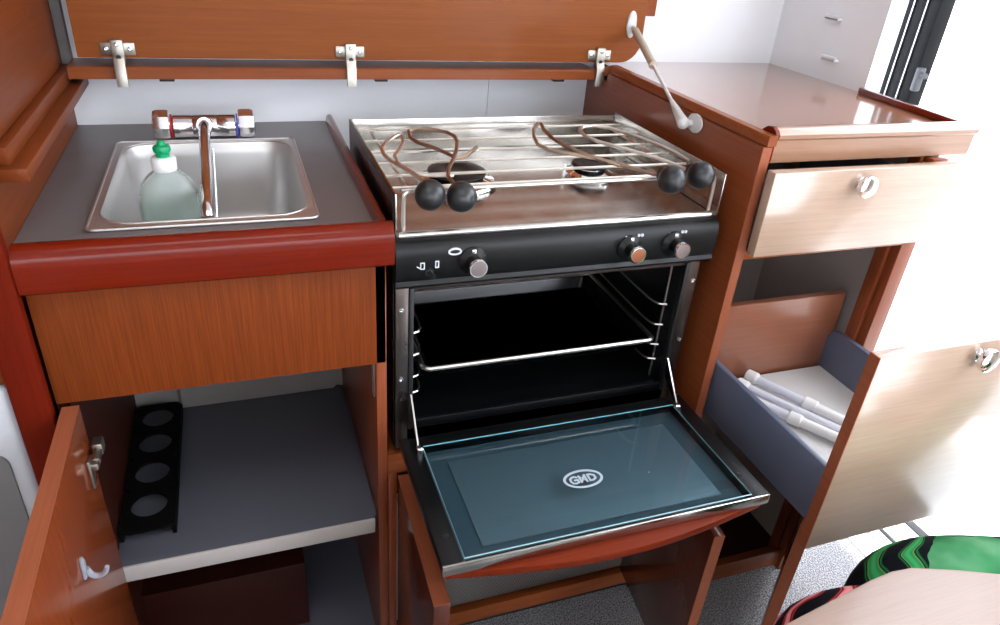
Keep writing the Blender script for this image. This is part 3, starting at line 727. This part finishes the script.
# top drawer, slightly open
td = link('top_drawer', B().box(.548, .927, -.064, -.046, -.054, .0815, .0015), 'wood_glare', dc)
link('drawer_side', B().box(.566, .576, -.046, .25, -.045, .05, .002), 'drawer_grey', td)
link('drawer_side', B().box(.884, .894, -.046, .25, -.045, .05, .002), 'drawer_grey', td)
link('drawer_floor', B().box(.576, .884, -.046, .25, -.045, -.038), 'drawer_white', td)
kprof = [(.006, 0), (.007, .006), (.0095, .008), (.0160, .011), (.0178, .016), (.0168, .020), (.011, .0225), (0, .023)]
tag(link('knob', B().lathe([(.010, 0), (.010, .002), (.006, .004)]+kprof[1:], (.714, -.064, .059), (0, -1, 0), 28), 'chrome', td), 'round chrome knob')
# large drawer, pulled far out
bd = link('lower_drawer', B().box(.557, .935, -.325, -.307, -.419, -.074, .0015), 'wood_glare', dc)
link('edge_band', B().box(.5560, .5574, -.3245, -.3075, -.4185, -.0745), 'wood_edge', bd)
link('drawer_side', B().box(.566, .577, -.307, .034, -.385, -.279, .003), 'drawer_grey', bd)
link('drawer_side', B().prism([(-.307, -.385), (.03, -.385), (.0345, -.381), (.0345, -.300), (.026, -.283), (.018, -.279), (-.307, -.279)], 'x', .872, .882), 'drawer_grey', bd)
link('drawer_floor', B().box(.577, .872, -.307, .03, -.376, -.366), 'drawer_white', bd)
link('drawer_back', B().box(.566, .884, .035, .050, -.375, -.204, .001), 'wood_back', bd)
link('runner', B().box(.5575, .5655, -.02, .27, -.372, -.350, .001), 'frame_black', bd)
tag(link('knob', B().lathe([(.010, 0), (.010, .002), (.006, .004)]+kprof[1:], (.738, -.325, -.094), (0, -1, 0), 28), 'chrome', bd), 'round chrome knob')
# small door below, swung out towards the camera
ang = math.atan2(-.60, -.80)
dd_ = B().box(.91-.355, .91, -.045, -.025, -.86, -.446, .001)
dd_.rot(math.radians(38.6), (.91, -.035, 0))
lw = link('lower_door', dd_, 'door_in', dc)
link('edge_band', B().box(.91-.3562, .91-.3548, -.0447, -.0253, -.8595, -.4465).rot(math.radians(38.6), (.91, -.035, 0)), 'wood_edge', lw)
link('catch', B().box(.868, .879, -.03, .0, -.60, -.55, .002), 'hinge', dc)

# white rods lying in the drawer
rods = [((.690, .016, -.3535), (.842, -.288, -.3535), .0078, .33, 'topmost white rod in the lower drawer, with a white end cap at the back'),
        ((.655, -.003, -.3535), (.812, -.288, -.3535), .0072, 2, 'white rod lying between the other two rods in the lower drawer'),
        ((.612, .003, -.3535), (.788, -.288, -.3535), .0078, .40, 'white rod with a collar lying nearest the grey drawer side')]
for a, b, r, cu, lab in rods:
    a, b = V(a), V(b); d_ = b-a
    if cu < 1: c_ = a+d_*cu
    o = thing('curtain_rod', (a+b)/2, lab, 'rod', 'white telescopic rods in the drawer')
    if cu < 1:
        link('outer_tube', B().tube([a, c_], r, 14), 'rod_blue', o)
        link('inner_tube', B().tube([c_, b], r*1.18, 14), 'white_pl', o)
        link('collar', B().lathe([(r*1.2, -.006), (r*1.5, -.004), (r*1.5, .016), (r*1.2, .018)], c_, d_.normalized(), 18), 'white_pl', o)
    else:
        link('outer_tube', B().tube([a, b], r, 14), 'rod_blue', o)
    link('end_cap', B().lathe([(r*1.1, -.008), (r*1.5, -.006), (r*1.55, .012), (r*1.2, .016)], a, d_.normalized(), 18), 'white_pl', o)

# ------------------------------------------------------------------ table
tb = thing('saloon_table', (.1, -.95, FL), 'pale wooden table corner in front of the patterned trousers', 'table')
tpoly = [(-.6, -.685), (.0, -.588), (.265, -.547), (.40, -.5265), (.43, -.524), (.455, -.526), (.50, -.541), (.56, -.566), (.62, -.62), (.66, -.72), (.66, -1.35), (-.6, -1.35)]
link('tabletop', B().prism(tpoly, 'z', -.226, -.2, .003), 'table', tb)
link('pedestal', B().lathe([(.14, 0), (.14, .012), (.05, .03), (.045, .06), (.045, .64), (.09, .66), (.09, .674)], (.05, -1.0, FL), n=28), 'alu', tb)

# ------------------------------------------------------------------ seated person (only the knees reach into the picture)
pe = B()
def skin_body(name, nodes, edges, mat, parent=None, root=0, sub=2):
    me = bpy.data.meshes.new(name)
    base = wloc(parent) if parent else V((1.02, -.55, 0))
    me.from_pydata([(V(n[0])+V((0, 0, Z0))-base) for n in nodes], edges, [])
    o = bpy.data.objects.new(name, me); COL.objects.link(o)
    if parent: o.parent = parent
    else: o.location = base
    sk_ = o.modifiers.new('skin', 'SKIN'); sv = me.skin_vertices[0].data if me.skin_vertices else None
    if sv is None:
        bm = bmesh.new(); bm.from_mesh(me); bm.verts.layers.skin.verify(); bm.to_mesh(me); bm.free(); sv = me.skin_vertices[0].data
    for i, n in enumerate(nodes):
        r = n[1] if isinstance(n[1], tuple) else (n[1], n[1]); sv[i].radius = r; sv[i].use_root = (i in root) if isinstance(root, tuple) else (i == root)
    s2 = o.modifiers.new('sub', 'SUBSURF'); s2.levels = sub; s2.render_levels = sub
    dg = bpy.context.evaluated_depsgraph_get(); ev = o.evaluated_get(dg)
    m2 = bpy.data.meshes.new_from_object(ev); o.modifiers.clear(); o.data = m2
    for p in m2.polygons: p.use_smooth = True
    m2.materials.clear(); m2.materials.append(M[mat])
    return o
# trousers from hips to ankles
nodes = [((1.08, -.62, -.365), (.12, .10)), ((1.06, -.54, -.40), .085), ((.84, -.505, -.398), .078), ((.66, -.455, -.376), .073), ((.595, -.44, -.395), .068), ((.61, -.445, -.60), .058), ((.63, -.45, -.80), .045),
         ((1.06, -.72, -.39), .09), ((.76, -.59, -.385), .084), ((.47, -.492, -.368), .070), ((.425, -.478, -.395), .064), ((.43, -.49, -.60), .058), ((.44, -.50, -.80), .045), ((1.10, -.60, -.20), (.12, .15))]
edges = [(0, 1), (1, 2), (2, 3), (3, 4), (4, 5), (5, 6), (0, 7), (7, 8), (8, 9), (9, 10), (10, 11), (11, 12), (0, 13)]
pers = skin_body('person', nodes, edges, 'fabric')
tag(pers, 'person sitting in black trousers with green and red leaf pattern beyond the table corner', 'person')
for (x, y) in ((.632, -.45), (.442, -.50)):
    skin_body('foot', [((x, y, -.80), .034), ((x, y, -.86), .034), ((x-.05, y, -.878), (.034, .02)), ((x-.13, y, -.885), (.036, .013))], [(0, 1), (1, 2), (2, 3)], 'skin', pers)
skin_body('shirt', [((1.085, -.61, -.30), (.115, .15)), ((1.09, -.60, -.18), (.11, .145)), ((1.10, -.585, .0), (.10, .155)), ((1.10, -.57, .13), (.09, .15)), ((1.10, -.56, .21), .06), ((1.09, -.56, .25), .05),
           ((1.09, -.39, .13), .052), ((1.08, -.375, -.10), .043), ((1.0, -.435, -.18), .038), ((.925, -.485, -.258), .031), ((1.09, -.745, .13), .052), ((1.08, -.775, -.10), .043), ((1.0, -.72, -.18), .038), ((.925, -.655, -.245), .031)],
          [(0, 1), (1, 2), (2, 3), (3, 4), (4, 5), (3, 6), (6, 7), (7, 8), (8, 9), (3, 10), (10, 11), (11, 12), (12, 13)], 'shirt_cloth', pers, 2)
head = skin_body('head', [((1.09, -.56, .26), .046), ((1.085, -.56, .32), (.060, .056)), ((1.075, -.56, .37), (.078, .068)), ((1.08, -.56, .42), (.082, .074)), ((1.09, -.56, .465), (.066, .060)),
    ((1.03, -.56, .31), (.030, .028)), ((1.005, -.56, .385), (.014, .016)), ((.985, -.56, .362), (.013, .013)), ((1.085, -.485, .385), (.018, .008)), ((1.085, -.635, .385), (.018, .008))],
    [(0, 1), (1, 2), (2, 3), (3, 4), (1, 5), (3, 6), (6, 7), (3, 8), (3, 9)], 'skin', pers)
for dy in (-.03, .03):
    link('eye', B().sphere((1.013, -.56+dy, .402), .011, 8), 'white_pl', head)
    link('pupil', B().sphere((1.0045, -.56+dy, .402), .0052, 6), 'black_pl', head)
link('mouth', B().tube(smooth_path([(1.004, -.582, .332), (.996, -.572, .330), (.993, -.56, .329), (.996, -.548, .330), (1.004, -.538, .332)], 1), .0045, 6), 'red_pl', head)
skin_body('hair', [((1.13, -.56, .33), (.05, .06)), ((1.125, -.56, .41), (.075, .078)), ((1.10, -.56, .485), (.072, .066)), ((1.055, -.56, .487), (.04, .055))], [(0, 1), (1, 2), (2, 3)], 'hair', pers)
for y0, sgn in ((-.488, 1), (-.655, -1)):            # hands laid flat on the thighs, thumbs inwards
    zt = -.300 if sgn > 0 else -.284
    ya = y0-.015*sgn
    nd = [((.935, y0, -.252), .024), ((.905, ya, zt+.012), (.024, .018)), ((.865, ya, zt+.004), (.034, .013)), ((.842, ya, zt+.002), (.036, .011))]; ed = [(0, 1), (1, 2), (2, 3)]; rt_ = [0]
    for k, (dy, ln) in enumerate(((-.028, .058), (-.010, .070), (.009, .066), (.026, .050))):
        b0 = len(nd); rt_.append(b0); yy = ya-dy*sgn
        nd += [((.850, yy, zt+.003), .0088), ((.828, yy-dy*.15*sgn, zt+.007), .0086), ((.828-ln*.5, yy-dy*.3*sgn, zt+.004), .008), ((.828-ln*.85, yy-dy*.4*sgn, zt-.006), .0072)]
        ed += [(b0, b0+1), (b0+1, b0+2), (b0+2, b0+3)]
    b0 = len(nd); rt_.append(b0)
    nd += [((.888, ya-.018*sgn, zt+.002), .011), ((.866, ya-.044*sgn, zt-.002), .0098), ((.840, ya-.056*sgn, zt-.008), .0085)]; ed += [(b0, b0+1), (b0+1, b0+2)]
    skin_body('hand', nd, ed, 'skin', pers, tuple(rt_))
bench = tag(link('companionway_step', B().box(.93, 1.35, -.85, -.34, FL, -.515, .012, 3), 'gelcoat', loc=(1.15, -.6, FL)), 'white moulded step the person in patterned trousers sits on', 'step')

# ------------------------------------------------------------------ camera
C_ = (-.18447, -.87316, .38838)
import os
cam = bpy.data.cameras.new('camera'); co = bpy.data.objects.new('camera', cam); COL.objects.link(co)
E = (-.375982, -.513922, .082726)
R3 = Matrix.Rotation(E[0], 3, 'Z') @ Matrix.Rotation(E[1], 3, 'X') @ Matrix(((1, 0, 0), (0, 0, -1), (0, 1, 0))) @ Matrix.Rotation(E[2], 3, 'Z')
co.matrix_world = Matrix.Translation(V(C_)+V((0, 0, Z0))) @ R3.to_4x4()
cam.sensor_fit = 'HORIZONTAL'; cam.sensor_width = 36; cam.lens = 36*713.8/1000; cam.clip_start = .02
sc.camera = co

# ------------------------------------------------------------------ light
w = bpy.data.worlds.new('sky'); sc.world = w; w.use_nodes = True
nt = w.node_tree; bg = nt.nodes['Background']
bg.inputs['Color'].default_value = (.90, .96, 1.06, 1); bg.inputs['Strength'].default_value = 7.5
def area(name, loc, target, size, sizey, power, col=(1, 1, 1)):
    l = bpy.data.lights.new(name, 'AREA'); l.shape = 'RECTANGLE'; l.size = size; l.size_y = sizey; l.energy = power; l.color = col
    o = bpy.data.objects.new(name, l); COL.objects.link(o); o.location = V(loc)+V((0, 0, Z0))
    d = V(target)-V(loc); o.rotation_euler = d.to_track_quat('-Z', 'Y').to_euler(); return o
area('fill_light', (-.25, -.55, 1.03), (-.25, -.3, 0), .7, .5, 5)  # unseen fill lamp added below the closed ceiling to even out the left side
sun = bpy.data.lights.new('sun', 'SUN'); sun.energy = 6; sun.angle = math.radians(.6); sun.color = (1, .96, .9)
so = bpy.data.objects.new('sun', sun); COL.objects.link(so); so.rotation_euler = V((-.16, .12, -.97)).to_track_quat('-Z', 'Y').to_euler()

sc.view_settings.view_transform = 'Standard'; sc.view_settings.look = 'None'
sc.view_settings.exposure = .05; sc.view_settings.gamma = 1; sc.view_settings.use_curve_mapping = False
sc.cycles.max_bounces = 10
